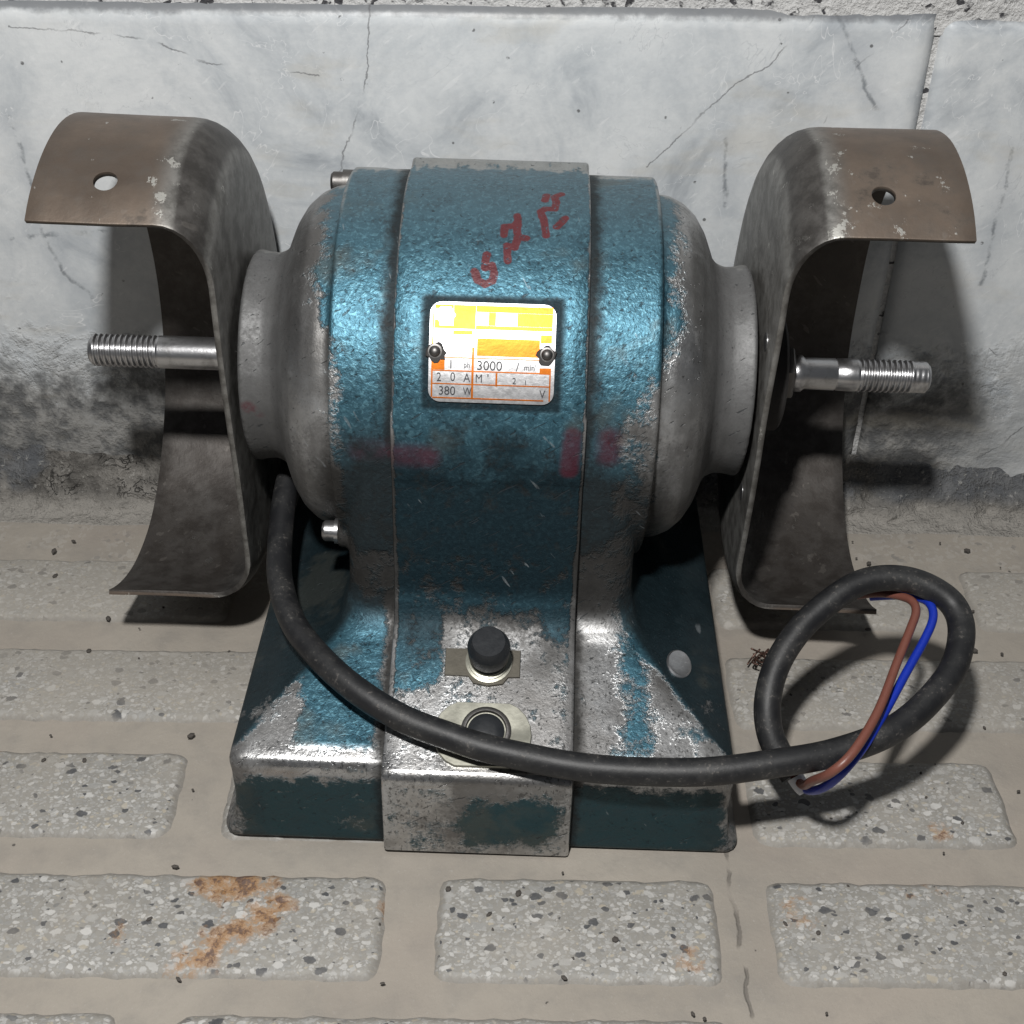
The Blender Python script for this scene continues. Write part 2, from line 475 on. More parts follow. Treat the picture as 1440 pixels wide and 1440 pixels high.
    blue = m.mix(m.mapr(m.noise(30, 4, 0.6, vec=m.vmath('ADD', m.P, (2.0, 0, 0))), 0.56, 0.68) * 0.5, blue, (0.11, 0.115, 0.10))
    # metal
    met = m.mix(m.mapr(n_big + (n_mid - 0.5) * 0.45, 0.3, 0.7), (0.33, 0.328, 0.325), (0.60, 0.605, 0.61))
    stn = m.mapr(m.noise(22, 4, 0.6) + (n_fine - 0.5) * 0.3, 0.46, 0.60)
    met = m.mix(stn * 0.6, met, (0.13, 0.122, 0.115))
    met = m.mix(pits * m.mapr(n_big, 0.42, 0.58) * 0.5, met, (0.05, 0.046, 0.042))
    fl = m.mapr(m.noise(900, 1, 0.5, vec=m.vec(x, y * 0.6, z * 0.6)), 0.32, 0.39, 1.0, 0.0) * m.mapr(z, 0.06, 0.09, 1.0, 0.25) * m.mapr(n_big, 0.38, 0.52)
    met = m.mix(m.mapr(ax, 0.060, 0.082) * m.mapr(z, 0.06, 0.07) * 0.75, met, m.mix(n_big, (0.13, 0.132, 0.135), (0.27, 0.272, 0.275)))
    met = m.mix(fl * 0.55, met, (0.035, 0.033, 0.032))
    col = m.mix(paint, met, blue)
    topw = m.mapr(theta + (m.noise(260, 2, 0.5, vec=m.vec(x, theta * 0.004, 0.0)) - 0.5) * 0.35 + (n_mid - 0.5) * 0.35 + (n_fine - 0.5) * 0.15, *((1.76, 1.84) if band else (1.78, 1.88))) * on_motor
    if not band:
        topw = topw.max(m.mapr((ax - 0.0580).abs(), 0.0005, 0.0014, 0.8, 0.0) * m.mapr(theta, 1.2, 1.5) * m.mapr(n_mid, 0.35, 0.5))
    col = m.mix(topw * 0.85, col, m.mix(n_mid, (0.22, 0.22, 0.21), (0.50, 0.50, 0.49)))
    # oily dirt and streaks beside the band; grime plus painted shade under the motor
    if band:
        dirt_shade = m.mapr((m.z - 0.067).abs() + (n_big - 0.5) * 0.02, 0.002, 0.015, 0.85, 0.0).max(m.mapr(z + (n_big - 0.5) * 0.06, 0.122, 0.160, 0.95, 0.0) * m.mapr(z, 0.062, 0.078, 0.4, 1.0) * m.mapr(z, 0.058, 0.066))
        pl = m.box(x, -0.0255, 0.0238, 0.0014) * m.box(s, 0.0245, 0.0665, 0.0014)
        dirt_shade = dirt_shade.max(pl * m.mapr(n_mid, 0.25, 0.4) * 0.93)
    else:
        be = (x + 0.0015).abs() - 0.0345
        dirt_shade = m.mapr(be + (n_mid - 0.5) * 0.006, 0.0010, 0.0065, 0.95, 0.0)
        dirt_shade = dirt_shade.max(m.mapr(z + (n_big - 0.5) * 0.07, 0.120, 0.164, 0.95, 0.0) * m.mapr(z, 0.055, 0.066) * m.mapr(ax, 0.060, 0.070, 1.0, 0.55))
        dirt_shade = dirt_shade.max(m.mapr(n_big, 0.54, 0.68) * m.mapr(ax, 0.06, 0.075) * 0.55)
        dirt_shade = dirt_shade.max(m.mapr(ax, 0.074, 0.084) * m.mapr(n_big, 0.3, 0.62, 0.15, 0.55))
        dirt_shade = dirt_shade.max(on_lip * m.mapr(n_mid, 0.35, 0.6, 0.0, 0.4))
    col = m.mix(dirt_shade.clamp(), col, m.mix(paint * m.mapr(n_mid, 0.25, 0.5) * (1.0 if band else 0.45), m.mix(n_mid, (0.008, 0.008, 0.008), (0.036, 0.034, 0.031)), m.mix(ham, (0.003, 0.007, 0.010), (0.009, 0.022, 0.029))))
    # red ink
    p2 = m.vec(x - (GDX if True else 0.0), s, 0.0)
    p2 = m.vmath('ADD', p2, m.vmath('MULTIPLY', m.vmath('SCALE', m.vmath('SUBTRACT', m.noise(300, 2, color=True), (0.5, 0.5, 0.5)), scale=0.0010), (1, 1, 0)))
    ink = None
    if band:
        for g in GLYPHS:
            d = m.poly(p2, g)
            ink = d if ink is None else ink.min(d)
        inkm = m.mapr(ink, 0.0012, 0.0017, 0.95, 0.0) * m.mapr(n_fine + (ham - 0.5) * 0.4, 0.30, 0.40)
        sm = m.mapr(m.seg(p2, (0.0252, 0.0164), (0.0246, 0.0022)), 0.002, 0.0045, 0.6, 0.0)
        sm = sm.max(m.mapr(m.seg(p2, (-0.040, 0.0066), (-0.026, 0.0060)), 0.0015, 0.007, 0.6, 0.0) * m.mapr(n_big, 0.3, 0.6))
    else:
        inkm = None
        sm = m.mapr(m.seg(p2, (0.0385, 0.0150), (0.0385, 0.0075)), 0.001, 0.0065, 0.6, 0.0)
        sm = sm.max(m.mapr(m.seg(p2, (-0.050, 0.0066), (-0.036, 0.0070)), 0.0005, 0.007, 0.55, 0.0) * m.mapr(n_big, 0.3, 0.6))
        sm = sm.max(m.mapr(m.seg(p2, (-0.098, 0.006), (-0.094, -0.004)), 0.001, 0.004, 0.6, 0.0) * m.mapr(n_mid, 0.4, 0.6))
    sm = sm * m.mapr(y, -0.03, -0.04) if False else sm * m.mapr(y, -0.035, -0.03, 1.0, 0.0)
    col = m.mix(sm * m.mapr(n_mid, 0.2, 0.5), col, (0.085, 0.008, 0.018))
    if inkm is not None:
        col = m.mix(inkm, col, m.mix(n_mid, (0.070, 0.008, 0.012), (0.125, 0.016, 0.018)))
    metal = m.lerp(paint, 0.90, 0.72) * (1.0 - dirt_shade * 0.85).clamp() * (1.0 - sm * 0.5)
    if inkm is not None:
        metal = metal * (1.0 - inkm * 0.8)
    rough = m.lerp(paint, 0.36, 0.47) - edge * 0.12 + m.mapr(ax, 0.072, 0.084) * m.mapr(z, 0.06, 0.07) * 0.2 + dirt_shade * 0.12 + (n_fine - 0.5) * 0.2 + stn * (1.0 - paint) * 0.12
    sv = m.vec(m.x * 1.0 + m.z * 0.7, m.z * 9.0 - m.x * 6.0, m.y * 8.0)
    scratch = m.mapr(m.noise(90, 2, 0.4, vec=sv), 0.68, 0.72)
    sv2 = m.vec(m.x * 7.0 + m.z * 5.0, m.z * 1.2 - m.x * 1.0, m.y * 1.2)
    scr2 = m.mapr(m.noise(60, 2, 0.4, vec=sv2), 0.72, 0.75)
    col = m.mix(scratch * 0.6, col, (0.03, 0.034, 0.038))
    col = m.mix(scr2 * m.mapr(n_big, 0.48, 0.6) * 0.35, col, (0.35, 0.38, 0.40))
    h = paint * (ham * 0.55 + 0.3 + n_mid * 0.5) + n_mid * 0.25 + n_fine * 0.25 - scratch * 0.35
    return m.done(col, rough, metal, normal=m.bump(h, 0.85, 0.00055), spec=0.5 - dirt_shade.clamp() * 0.35)

def guard_material():
    m = Mat('oxidised_steel')
    n1, n2, n3 = m.noise(24, 6, 0.6), m.noise(110, 6, 0.68), m.noise(480, 4, 0.7)
    ax = m.x.abs()
    col = m.mix(m.mapr(n1, 0.3, 0.7), (0.105, 0.082, 0.066), (0.185, 0.145, 0.115))
    col = m.mix(m.mapr(n2, 0.4, 0.75) * 0.5, col, (0.115, 0.105, 0.095))
    side = m.mapr(ax + (n2 - 0.5) * 0.014, 0.112, 0.122, 1.0, 0.0)
    grey = m.mix(m.mapr(n2, 0.35, 0.65), (0.115, 0.115, 0.11), (0.27, 0.27, 0.26))
    col = m.mix(side * 0.85, col, grey)
    # silvery chips, most of them on the corner and near the front edge
    sv = m.vec(m.x * 1.4, m.y, m.z * 0.55)
    cw = m.box(ax, 0.104, 0.120, 0.006) * 0.055 + m.mapr(m.y, -0.048, -0.030, 0.07, 0.0) * m.box(ax, 0.112, 0.145, 0.008) * m.mapr(m.x, 0.0, 0.01, 0.3, 1.0)
    chips = m.mapr(m.noise(95, 5, 0.72, vec=sv) + cw + (n3 - 0.5) * 0.3, 0.645, 0.69)
    col = m.mix(chips * 0.9, col, (0.40, 0.395, 0.37))
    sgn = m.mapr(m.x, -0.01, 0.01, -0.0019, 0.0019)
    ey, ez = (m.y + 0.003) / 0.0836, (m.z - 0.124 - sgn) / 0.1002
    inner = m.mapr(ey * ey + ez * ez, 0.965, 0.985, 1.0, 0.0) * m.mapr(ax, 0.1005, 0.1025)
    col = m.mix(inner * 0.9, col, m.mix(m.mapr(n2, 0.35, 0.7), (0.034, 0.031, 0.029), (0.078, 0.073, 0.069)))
    dk = m.mapr(n2 + (n1 - 0.5), 0.62, 0.8)
    col = m.mix(dk * 0.5, col, (0.035, 0.030, 0.027))
    scr = m.mapr(m.noise(70, 2, 0.4, vec=m.vec(m.x * 3.0 + m.z * 4.0, m.y * 3.0 - m.x * 2.0, m.z * 0.7)), 0.66, 0.69)
    col = m.mix(scr * m.mapr(n1, 0.48, 0.6) * 0.22, col, (0.24, 0.22, 0.20))
    rough = 0.40 + n2 * 0.2 - chips * 0.05
    return m.done(col, rough, 0.55, normal=m.bump(n2 * 0.6 + n3 * 0.25 + chips * 0.35, 0.6, 0.0005))

def steel_material(name, col=(0.52, 0.52, 0.53), rough=0.24, stain=0.5):
    m = Mat(name)
    n1, n2 = m.noise(150, 5, 0.65), m.noise(900, 3, 0.7)
    c = m.mix(m.mapr(n1, 0.45, 0.7) * stain, col, (0.10, 0.09, 0.085))
    return m.done(c, rough + n1 * 0.14, 0.95, normal=m.bump(n2 * 0.5 + n1, 0.35, 0.0003))

def rubber_material():
    m = Mat('black_rubber')
    n1, n2 = m.noise(90, 6, 0.7), m.noise(700, 3, 0.7)
    c = m.mix(m.mapr(n1, 0.4, 0.75), (0.010, 0.0105, 0.012), (0.032, 0.032, 0.032))
    c = m.mix(m.mapr(n2 + (n1 - 0.5) * 0.6, 0.60, 0.72) * 0.6, c, (0.11, 0.10, 0.092))
    return m.done(c, 0.42 + n1 * 0.2, 0.0, normal=m.bump(n1 + n2 * 0.4, 0.4, 0.0004), spec=0.5)

def plain(name, col, rough=0.5, metal=0.0, var=0.3, scale=300):
    m = Mat(name)
    n = m.noise(scale, 5, 0.65)
    c = m.mix(n, tuple(v * (1 - var) for v in col), tuple(min(1, v * (1 + var)) for v in col))
    return m.done(c, rough + (n - 0.5) * 0.15, metal, normal=m.bump(n, 0.3, 0.0003))

MARBLE, MORTAR, PLASTER = marble_material(), mortar_material(), plaster_material()
GROUT, TERRAZZO = grout_material(), terrazzo_material()
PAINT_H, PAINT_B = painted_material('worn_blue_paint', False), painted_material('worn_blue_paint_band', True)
GUARD, STEEL, STEEL_DK = guard_material(), steel_material('shaft_steel'), steel_material('dark_steel', (0.16, 0.155, 0.15), 0.4, 0.6)
RUBBER = rubber_material()
PLASTIC = plain('black_plastic', (0.018, 0.02, 0.023), 0.32, 0, 0.25)
BROWN, BLUE = plain('brown_insulation', (0.17, 0.062, 0.045), 0.42, 0, 0.15), plain('blue_insulation', (0.008, 0.03, 0.36), 0.38, 0, 0.15)
ZINC = plain('zinc_plate', (0.40, 0.395, 0.335), 0.38, 0.7, 0.6, 130)
OLIVE = plain('tarnished_plate', (0.115, 0.105, 0.085), 0.45, 0.5, 0.3, 200)
ALU = plain('nameplate_metal', (0.60, 0.60, 0.61), 0.42, 0.9, 0.35, 420)
ORANGE = plain('orange_print', (0.56, 0.155, 0.014), 0.42, 0.75, 0.4, 260)
INK = plain('stamped_ink', (0.045, 0.045, 0.05), 0.5, 0.2, 0.3)
GREASE = plain('dried_grease', (0.030, 0.028, 0.027), 0.75, 0, 0.4)
WHITE = plain('white_filler', (0.65, 0.66, 0.70), 0.6)
COPPER = plain('tarnished_copper', (0.13, 0.075, 0.06), 0.4, 0.7)
GRIT = plain('dark_grit', (0.07, 0.062, 0.055), 0.8, 0, 0.5)

# ------------------------------------------------------------------ floor
bm = bmesh.new()
NX, NY = 60, 60
rows = [[(-0.75 + 1.5 * i / NX, -0.35 + 0.91 * j / NY, 0.0) for i in range(NX + 1)] for j in range(NY + 1)]
add_grid(bm, rows)
floor = tag(link('floor', from_bm(bm, 'floor'), GROUT), kind='structure')

def brick_mesh(x0, x1, y0, y1, seed):
    r = random.Random(seed)
    cr = 0.0052
    ring = []
    def edge(a, b, n):
        l = math.hypot(b[0] - a[0], b[1] - a[1])
        nn = ((b[1] - a[1]) / l, -(b[0] - a[0]) / l)
        for k in range(1, n):
            t = k / n
            ring.append((a[0] + (b[0] - a[0]) * t, a[1] + (b[1] - a[1]) * t) + nn)
    n1, n2 = max(8, int((x1 - x0) / 0.0035)), 10
    def corner(cx, cy, a0):
        for k in range(5):
            a = a0 + (PI / 2) * k / 4
            ring.append((cx + cr * math.cos(a), cy + cr * math.sin(a), math.cos(a), math.sin(a)))
    edge((x0 + cr, y0), (x1 - cr, y0), n1); corner(x1 - cr, y0 + cr, -PI / 2)
    edge((x1, y0 + cr), (x1, y1 - cr), n2); corner(x1 - cr, y1 - cr, 0)
    edge((x1 - cr, y1), (x0 + cr, y1), n1); corner(x0 + cr, y1 - cr, PI / 2)
    edge((x0, y1 - cr), (x0, y0 + cr), n2); corner(x0 + cr, y0 + cr, PI)
    cx, cy = (x0 + x1) / 2, (y0 + y1) / 2
    rows = []
    for inset, z in ((-0.0015, -0.0012), (0.0, 0.0002), (0.0012, 0.0012), (0.0022, 0.0018), (0.0032, 0.0021)):
        row = []
        for px, py, nx_, ny_ in ring:
            v = Vector((px * 55, py * 55, seed * 3.1))
            w = inset + mnoise.noise(v * 3) * 0.0010 + mnoise.noise(v * 9) * 0.0005
            row.append((px - nx_ * w, py - ny_ * w, z + (mnoise.noise(v * 6) * 0.00015 if inset < 0.003 else 0.0)))
        rows.append(row)
    b = bmesh.new()
    vs = add_grid(b, rows, close_v=True)
    b.faces.new(vs[-1])
    return from_bm(b, 'brick')
ROWT = [0.2520, 0.3090, 0.3690, 0.4300, 0.4925]
half, full, gap, SEAM = 0.1000, 0.1850, 0.0195, 0.0848
k = 0
for r_i in range(-1, 5):
    yt = ROWT[0] - 0.0585 if r_i < 0 else ROWT[r_i]
    y0, y1 = yt - 0.0430, yt
    spans = []
    longs = (r_i % 2 == 1)        # rows that start with a half brick left of the seam
    xl, xr = SEAM - gap / 2, SEAM + gap / 2
    if longs:
        spans += [(xl - half, xl), (xl - half - gap - full, xl - half - gap), (xr, xr + full)]
    else:
        spans += [(xl - full, xl), (xl - full - gap - half - 0.04, xl - full - gap), (xr, xr + half), (xr + half + gap, xr + half + gap + full)]
    for a, b_ in spans:
        k += 1
        me = brick_mesh(a, b_, y0, y1, k)
        link('floor_brick', me, TERRAZZO, floor)

# ------------------------------------------------------------------ wall
WY = 0.548
bm = bmesh.new()
nx, nz = 150, 40
rows = []
for j in range(nz + 1):
    z = 0.236 + 0.36 * (j / nz) ** 1.6
    row = []
    for i in range(nx + 1):
        x = -0.75 + 1.5 * i / nx
        v = Vector((x * 60, z * 60, 0))
        lean = -0.0025 * (1 if x > 0.10 else 0.3) + 0.004
        row.append((x, WY + lean + mnoise.noise(v) * 0.0012 + mnoise.noise(v * 3) * 0.0006, z))
    rows.append(row)
add_grid(bm, rows)
rows = [[(-0.75 + 1.5 * i / 10, WY + 0.0035, z) for i in range(11)] for z in (-0.01, 0.12, 0.2375)]
add_grid(bm, rows)
wall = tag(link('wall', from_bm(bm, 'wall'), PLASTER), kind='structure')

def slab(x0, x1, ztop_l, ztop_r, seed):
    bm = bmesh.new()
    nx, nz = max(4, int((x1 - x0) / 0.004)), 62
    front = []
    for j in range(nz + 1):
        row = []
        for i in range(nx + 1):
            u, t = i / nx, j / nz
            x = x0 + (x1 - x0) * u
            zt = ztop_l + (ztop_r - ztop_l) * u
            z = -0.004 + (zt + 0.004) * t
            v = Vector((x * 40, z * 40, seed))
            y = WY + mnoise.noise(v) * 0.0003
            # crumbled foot of the slab
            low = max(0.0, 1 - max(0.0, z) / 0.075)
            y += low * (mnoise.noise(v * 1.6) * 0.0025 + abs(mnoise.noise(v * 4.5)) * 0.0018)
            e = min((x - x0), (x1 - x), (zt - z))
            rr = 0.0022
            if e < rr:
                y += rr - math.sqrt(max(0, rr * rr - (rr - e) ** 2))
                y += abs(mnoise.noise(v * 7)) * 0.0008
                if zt - z < rr:
                    z -= abs(mnoise.noise(Vector((x * 130, seed, 0)))) * 0.0012
            if j == nz or i in (0, nx):
                pass
            row.append((x, y, z))
        front.append(row)
    vs = add_grid(bm, front)
    back = {}
    # sides run back into the wall so that the slab has its thickness
    ring = [vs[0][i] for i in range(nx + 1)] + [vs[j][nx] for j in range(1, nz + 1)] + [vs[nz][i] for i in range(nx - 1, -1, -1)] + [vs[j][0] for j in range(nz - 1, 0, -1)]
    bk = [bm.verts.new((v.co.x, WY + 0.010, v.co.z)) for v in ring]
    for i in range(len(ring)):
        a = (i + 1) % len(ring)
        bm.faces.new((ring[i], ring[a], bk[a], bk[i]))
    me = from_bm(bm, 'marble_slab')
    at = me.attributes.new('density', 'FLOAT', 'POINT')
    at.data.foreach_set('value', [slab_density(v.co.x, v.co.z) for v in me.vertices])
    return me
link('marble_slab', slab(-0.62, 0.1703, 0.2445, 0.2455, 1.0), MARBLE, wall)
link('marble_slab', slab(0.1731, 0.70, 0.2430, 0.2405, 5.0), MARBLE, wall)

# mortar and dirt run along the foot of the wall
bm = bmesh.new()
rows = []
NT = 34
for j in range(NT + 1):
    t = j / NT
    row = []
    for i in range(401):
        x = -0.7 + 1.4 * i / 400
        hgt = 0.030 + 0.008 * mnoise.noise(Vector((x * 14, 0, 0))) - (0.010 if x > 0.2 else 0) * min(1, (x - 0.2) / 0.05 if x > 0.2 else 0)
        y = 0.521 + (0.0285) * t ** 0.85 + mnoise.noise(Vector((x * 22, 3, 0))) * 0.002 * (1 - t)
        z = -0.0008 + hgt * (0.15 * t + 0.85 * t ** 2.6)
        v = Vector((x * 90, t * 3.2, 1.0))
        d = (mnoise.noise(v) * 0.0034 + mnoise.noise(v * 2.7) * 0.0026 + abs(mnoise.noise(v * 5)) * 0.0016 - 0.0006) * math.sin(PI * min(1, t * 1.0)) ** 0.6 if 0 < t < 1 else 0
        lump = max(0.0, mnoise.noise(Vector((x * 36, t * 2.0, 7.0)))) * 0.006 * (t * (1 - t) * 4)
        row.append((x, y - d * 0.8 - lump * 0.6, max(z + d * 0.6 + lump * 0.3, -0.001 if t < 0.02 else 0.0002)))
    rows.append(row)
add_grid(bm, rows)
link('mortar_fillet', from_bm(bm, 'mortar_fillet'), MORTAR, wall)

# ------------------------------------------------------------------ bench grinder
YAW, TILT = -0.02, 0.012
G = bpy.data.objects.new('bench_grinder', None)
C.objects.link(G)
G.location = (-0.0075, 0.464, 0.0018)
G.rotation_euler = (0, TILT, YAW)
tag(G, 'worn blue bench grinder with two open brown wheel guards and no wheels', 'bench grinder')
def part(name, bm_or_me, mat, parent=G, smooth='angle'):
    me = bm_or_me if isinstance(bm_or_me, bpy.types.Mesh) else from_bm(bm_or_me, name)
    return link(name, me, mat, parent, smooth)

# --- housing: motor barrel, end bells, pedestal and foot cast in one piece
R_P, R_B = 0.0750, 0.0770
def rrect(hx, yf, yb, r, n=6):
    pts = []
    for cx, cy, a0 in ((hx - r, yf + r, -PI / 2), (hx - r, yb - r, 0), (-hx + r, yb - r, PI / 2), (-hx + r, yf + r, PI)):
        for k in range(n + 1):
            a = a0 + (PI / 2) * k / n
            pts.append((cx + r * math.cos(a), cy + r * math.sin(a)))
    return pts
bm = bmesh.new()
sections = [(-0.0000, 0.0972, -0.1405, 0.050, 0.006), (0.0030, 0.0972, -0.1405, 0.050, 0.006), (0.0050, 0.0955, -0.1402, 0.049, 0.005), (0.0085, 0.0928, -0.1400, 0.047, 0.004),
            (0.020, 0.0915, -0.1396, 0.046, 0.004), (0.033, 0.0918, -0.1392, 0.046, 0.004), (0.0365, 0.0925, -0.1388, 0.046, 0.004), (0.0395, 0.0920, -0.1372, 0.046, 0.004),
            (0.0415, 0.0890, -0.1330, 0.045, 0.004), (0.0455, 0.0800, -0.1205, 0.044, 0.004), (0.0500, 0.0700, -0.1068, 0.043, 0.005), (0.0538, 0.0622, -0.0955, 0.042, 0.007),
            (0.0562, 0.0588, -0.0885, 0.042, 0.009), (0.0590, 0.0570, -0.0835, 0.042, 0.011), (0.0625, 0.0560, -0.0800, 0.042, 0.012), (0.068, 0.0553, -0.0778, 0.043, 0.012), (0.080, 0.0550, -0.0766, 0.045, 0.012), (0.125, 0.0555, -0.0748, 0.050, 0.012)]
add_grid(bm, [[(px, py, z) for px, py in rrect(hx, yf, yb, r)] for z, hx, yf, yb, r in sections], close_v=True, caps=True)
prof = [(-R_P * math.cos(a), AX_Z + R_P * math.sin(a)) for a in [math.radians(d) for d in range(-60, 241, 4)]]
HW = 0.0585
ring = []
rows = []
for px, sc in ((-HW, 0.994), (-HW + 0.0005, 1.0), (HW - 0.0005, 1.0), (HW, 0.994)):
    rows.append([(px, y * sc, AX_Z + (z - AX_Z) * sc) for y, z in prof])
add_grid(bm, rows, close_v=True, caps=True)
bell = [(0.040, 0.0690), (0.0585, 0.0688), (0.0645, 0.0680), (0.0700, 0.0655), (0.0745, 0.0615), (0.0780, 0.0560), (0.0804, 0.0500), (0.0820, 0.0458), (0.0845, 0.0428), (0.0885, 0.0412), (0.0930, 0.0416), (0.0962, 0.0425), (0.0975, 0.0420)]
for s in (-1, 1):
    lathe_x(bm, [(s * px, r) for px, r in bell], 72, 0, AX_Z)
# bolt lugs on the corners of the barrel
for s in (-1,):
    for (by, bz) in ((0.030, 0.1900), (-0.061, 0.086)):
        lathe_axis(bm, [(0, 0.0062), (0.0125, 0.0062), (0.0135, 0.0055)], (s * 0.046, by, bz), (s, 0, 0), 24)
me = from_bm(bm, 'housing')
me = evaluated('housing', me, [('REMESH', dict(mode='VOXEL', voxel_size=0.00105)), ('SMOOTH', dict(factor=0.5, iterations=3))])
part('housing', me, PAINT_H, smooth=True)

# --- raised band over the middle
def band_path():
    pts = [(-0.1445, 0.0002), (-0.1442, 0.012), (-0.1438, 0.030)]
    sl = math.radians(21.8)
    r = 0.0065
    c = (-0.1436 + r, 0.0345)
    for k in range(0, 8):
        a = PI - (PI / 2 - sl) * k / 7
        pts.append((c[0] + r * math.cos(a), c[1] + r * math.sin(a)))
    x0, z0 = pts[-1]
    for yy in (-0.130, -0.118, -0.106, -0.0965):
        pts.append((yy, z0 + (yy - x0) * math.tan(sl)))
    pts += [(-0.0900, 0.0612), (-0.0857, 0.0650), (-0.0830, 0.0705), (-0.0815, 0.0770), (-0.0803, 0.088), (-0.0790, 0.102)]
    for d in range(-6, 107, 3):
        a = math.radians(d)
        pts.append((-R_B * math.cos(a) - 0.0004 * max(0, 1 - d / 40), AX_Z + R_B * math.sin(a)))
    pts += [(0.027, 0.2024), (0.033, 0.1985), (0.045, 0.190)]
    return pts
bp = [Vector((0, a, b)) for a, b in band_path()]
bp = catmull(bp, 3)
bm = bmesh.new()
bw, bcx = 0.0347, -0.0015
cross = [(-bw, -0.006), (-bw, -0.0012), (-bw + 0.00035, -0.0004), (-bw + 0.0012, 0.0)] + [(-bw + 0.0012 + (2 * bw - 0.0024) * k / 12, 0.0) for k in range(1, 12)] + [(bw - 0.0012, 0.0), (bw - 0.00035, -0.0004), (bw, -0.0012), (bw, -0.006)]
rows = []
for i, p in enumerate(bp):
    t = (bp[min(i + 1, len(bp) - 1)] - bp[max(i - 1, 0)]).normalized()
    n = Vector((0, -t.z, t.y))
    rows.append([(bcx + cx * (0.985 if p.z > 0.15 else 1.0), p.y + n.y * h, p.z + n.z * h) for cx, h in cross])
add_grid(bm, rows, close_v=True, caps=True)
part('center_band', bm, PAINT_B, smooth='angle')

# --- wheel guards
def guard(side):
    Ry, Rz, gy, gz = 0.0836, 0.1002, -0.003, 0.1240 + side * 0.0019
    toe = {-1: 0.006 + 0.014, 1: 0.022 - 0.014}[side]
    xo, xi, cr = 0.161, 0.0998, 0.018
    prof = [(xo, 1.0), (xo - 0.006, 1.0), (xo - 0.015, 1.0), (xo - 0.028, 0.999)]
    for k in range(0, 9):
        a = (PI / 2) * k / 8
        prof.append((xi + cr - cr * math.sin(a), 1.0 - (cr - cr * math.cos(a)) / 0.092))
    for rr in (0.72, 0.60, 0.48, 0.36, 0.22, 0.076):
        prof.append((xi, rr))
    bm = bmesh.new()
    N = 120
    rows = []
    for k in range(N):
        a = 2 * PI * k / N
        row = []
        for px, rho in prof:
            ly = Ry * rho * math.sin(a)
            lz = Rz * rho * math.cos(a)
            fl = 1.0
            if 190 < math.degrees(a) < 225:
                fl = 1.0 + 0.0 * rho
            nv = Vector((px * 28, ly * 22, lz * 22 + side * 9.0))
            dn = 1.0 + (mnoise.noise(nv) * 0.006 + mnoise.noise(nv * 2.6) * 0.003) * min(1.0, rho * 1.1)
            row.append((side * (px - toe * ly * (px - xi) / (xo - xi)) + mnoise.noise(nv + Vector((7, 0, 0))) * 0.0006, gy + ly * dn, gz + lz * dn))
        rows.append(row)
    add_grid(bm, rows, close_u=True)
    nrm = Vector((0, -1, -0.035)).normalized()
    co = Vector((0, gy - 0.0430, gz))
    r = bmesh.ops.bisect_plane(bm, geom=bm.verts[:] + bm.edges[:] + bm.faces[:], plane_co=co, plane_no=nrm, clear_outer=True, dist=1e-6)
    me = from_bm(bm, 'wheel_guard')
    # hole in the front of the rim
    hb = bmesh.new()
    a = math.radians(-22)
    hx = side * (0.1365 if side < 0 else 0.1315)
    hp = Vector((hx, gy + Ry * math.sin(a), gz + Rz * math.cos(a)))
    lathe_axis(hb, [(-0.01, 0.0042), (0.01, 0.0042)], hp, (0, math.sin(a), math.cos(a)), 24)
    hm = from_bm(hb, 'cutter')
    cut = bpy.data.objects.new('cutter', hm)
    C.objects.link(cut)
    me = evaluated('wheel_guard', me, [('SOLIDIFY', dict(thickness=0.0021, offset=-1 if True else 1, use_even_offset=True)),
                                       ('BOOLEAN', dict(object=cut, operation='DIFFERENCE', solver='EXACT')),
                                       ('BEVEL', dict(width=0.0005, segments=2, limit_method='ANGLE', angle_limit=math.radians(50)))])
    bpy.data.objects.remove(cut)
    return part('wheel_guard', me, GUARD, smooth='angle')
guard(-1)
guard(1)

# --- shafts with a true helical thread
def shaft(side, x_root, x_thread, x_end, x_tip, r0, pitch=0.0022, depth=0.0009, name='shaft'):
    bm = bmesh.new()
    n = 40
    rows = []
    xs = [x_root]
    if side > 0:
        prof_extra = [(x_root, r0 + 0.0008), (x_root + 0.0055, r0 + 0.0008), (x_root + 0.0068, r0 - 0.0003), (x_root + 0.019, r0 - 0.0002), (x_root + 0.0194, r0 - 0.0007), (x_root + 0.0200, r0 - 0.0002)]
    else:
        prof_extra = [(x_root, r0), (x_root + 0.010, r0)]
    for px, r in prof_extra:
        rows.append([(side * px, r * math.sin(2 * PI * k / n), AX_Z + r * math.cos(2 * PI * k / n)) for k in range(n)])
    x = x_thread - 0.002
    step = pitch / 9
    while x < x_tip - 0.0012:
        row = []
        for k in range(n):
            ph = (x / pitch - k / n) % 1.0
            tri = 1 - abs(2 * ph - 1)
            tri = min(1.0, tri * 1.25)
            fade = min(1, max(0, (x - x_thread) / 0.0018)) * min(1.0, max(0.12, (x_end - x) / 0.0015))
            r = r0 - depth * fade * (1 - tri) - (0.0003 if x > x_end else 0)
            row.append((side * x, r * math.sin(2 * PI * k / n), AX_Z + r * math.cos(2 * PI * k / n)))
        rows.append(row)
        x += step
    for px, r in ((x_tip - 0.0010, r0 - 0.0007), (x_tip, r0 - 0.0018)):
        rows.append([(side * px, r * math.sin(2 * PI * k / n), AX_Z + r * math.cos(2 * PI * k / n)) for k in range(n)])
    add_grid(bm, rows, close_v=True, caps=True)
    return part(name, bm, STEEL, smooth=True)
shaft(-1, 0.088, 0.1375, 0.170, 0.1660, 0.00665)
shaft(1, 0.1165, 0.1440, 0.1665, 0.1735, 0.0067)
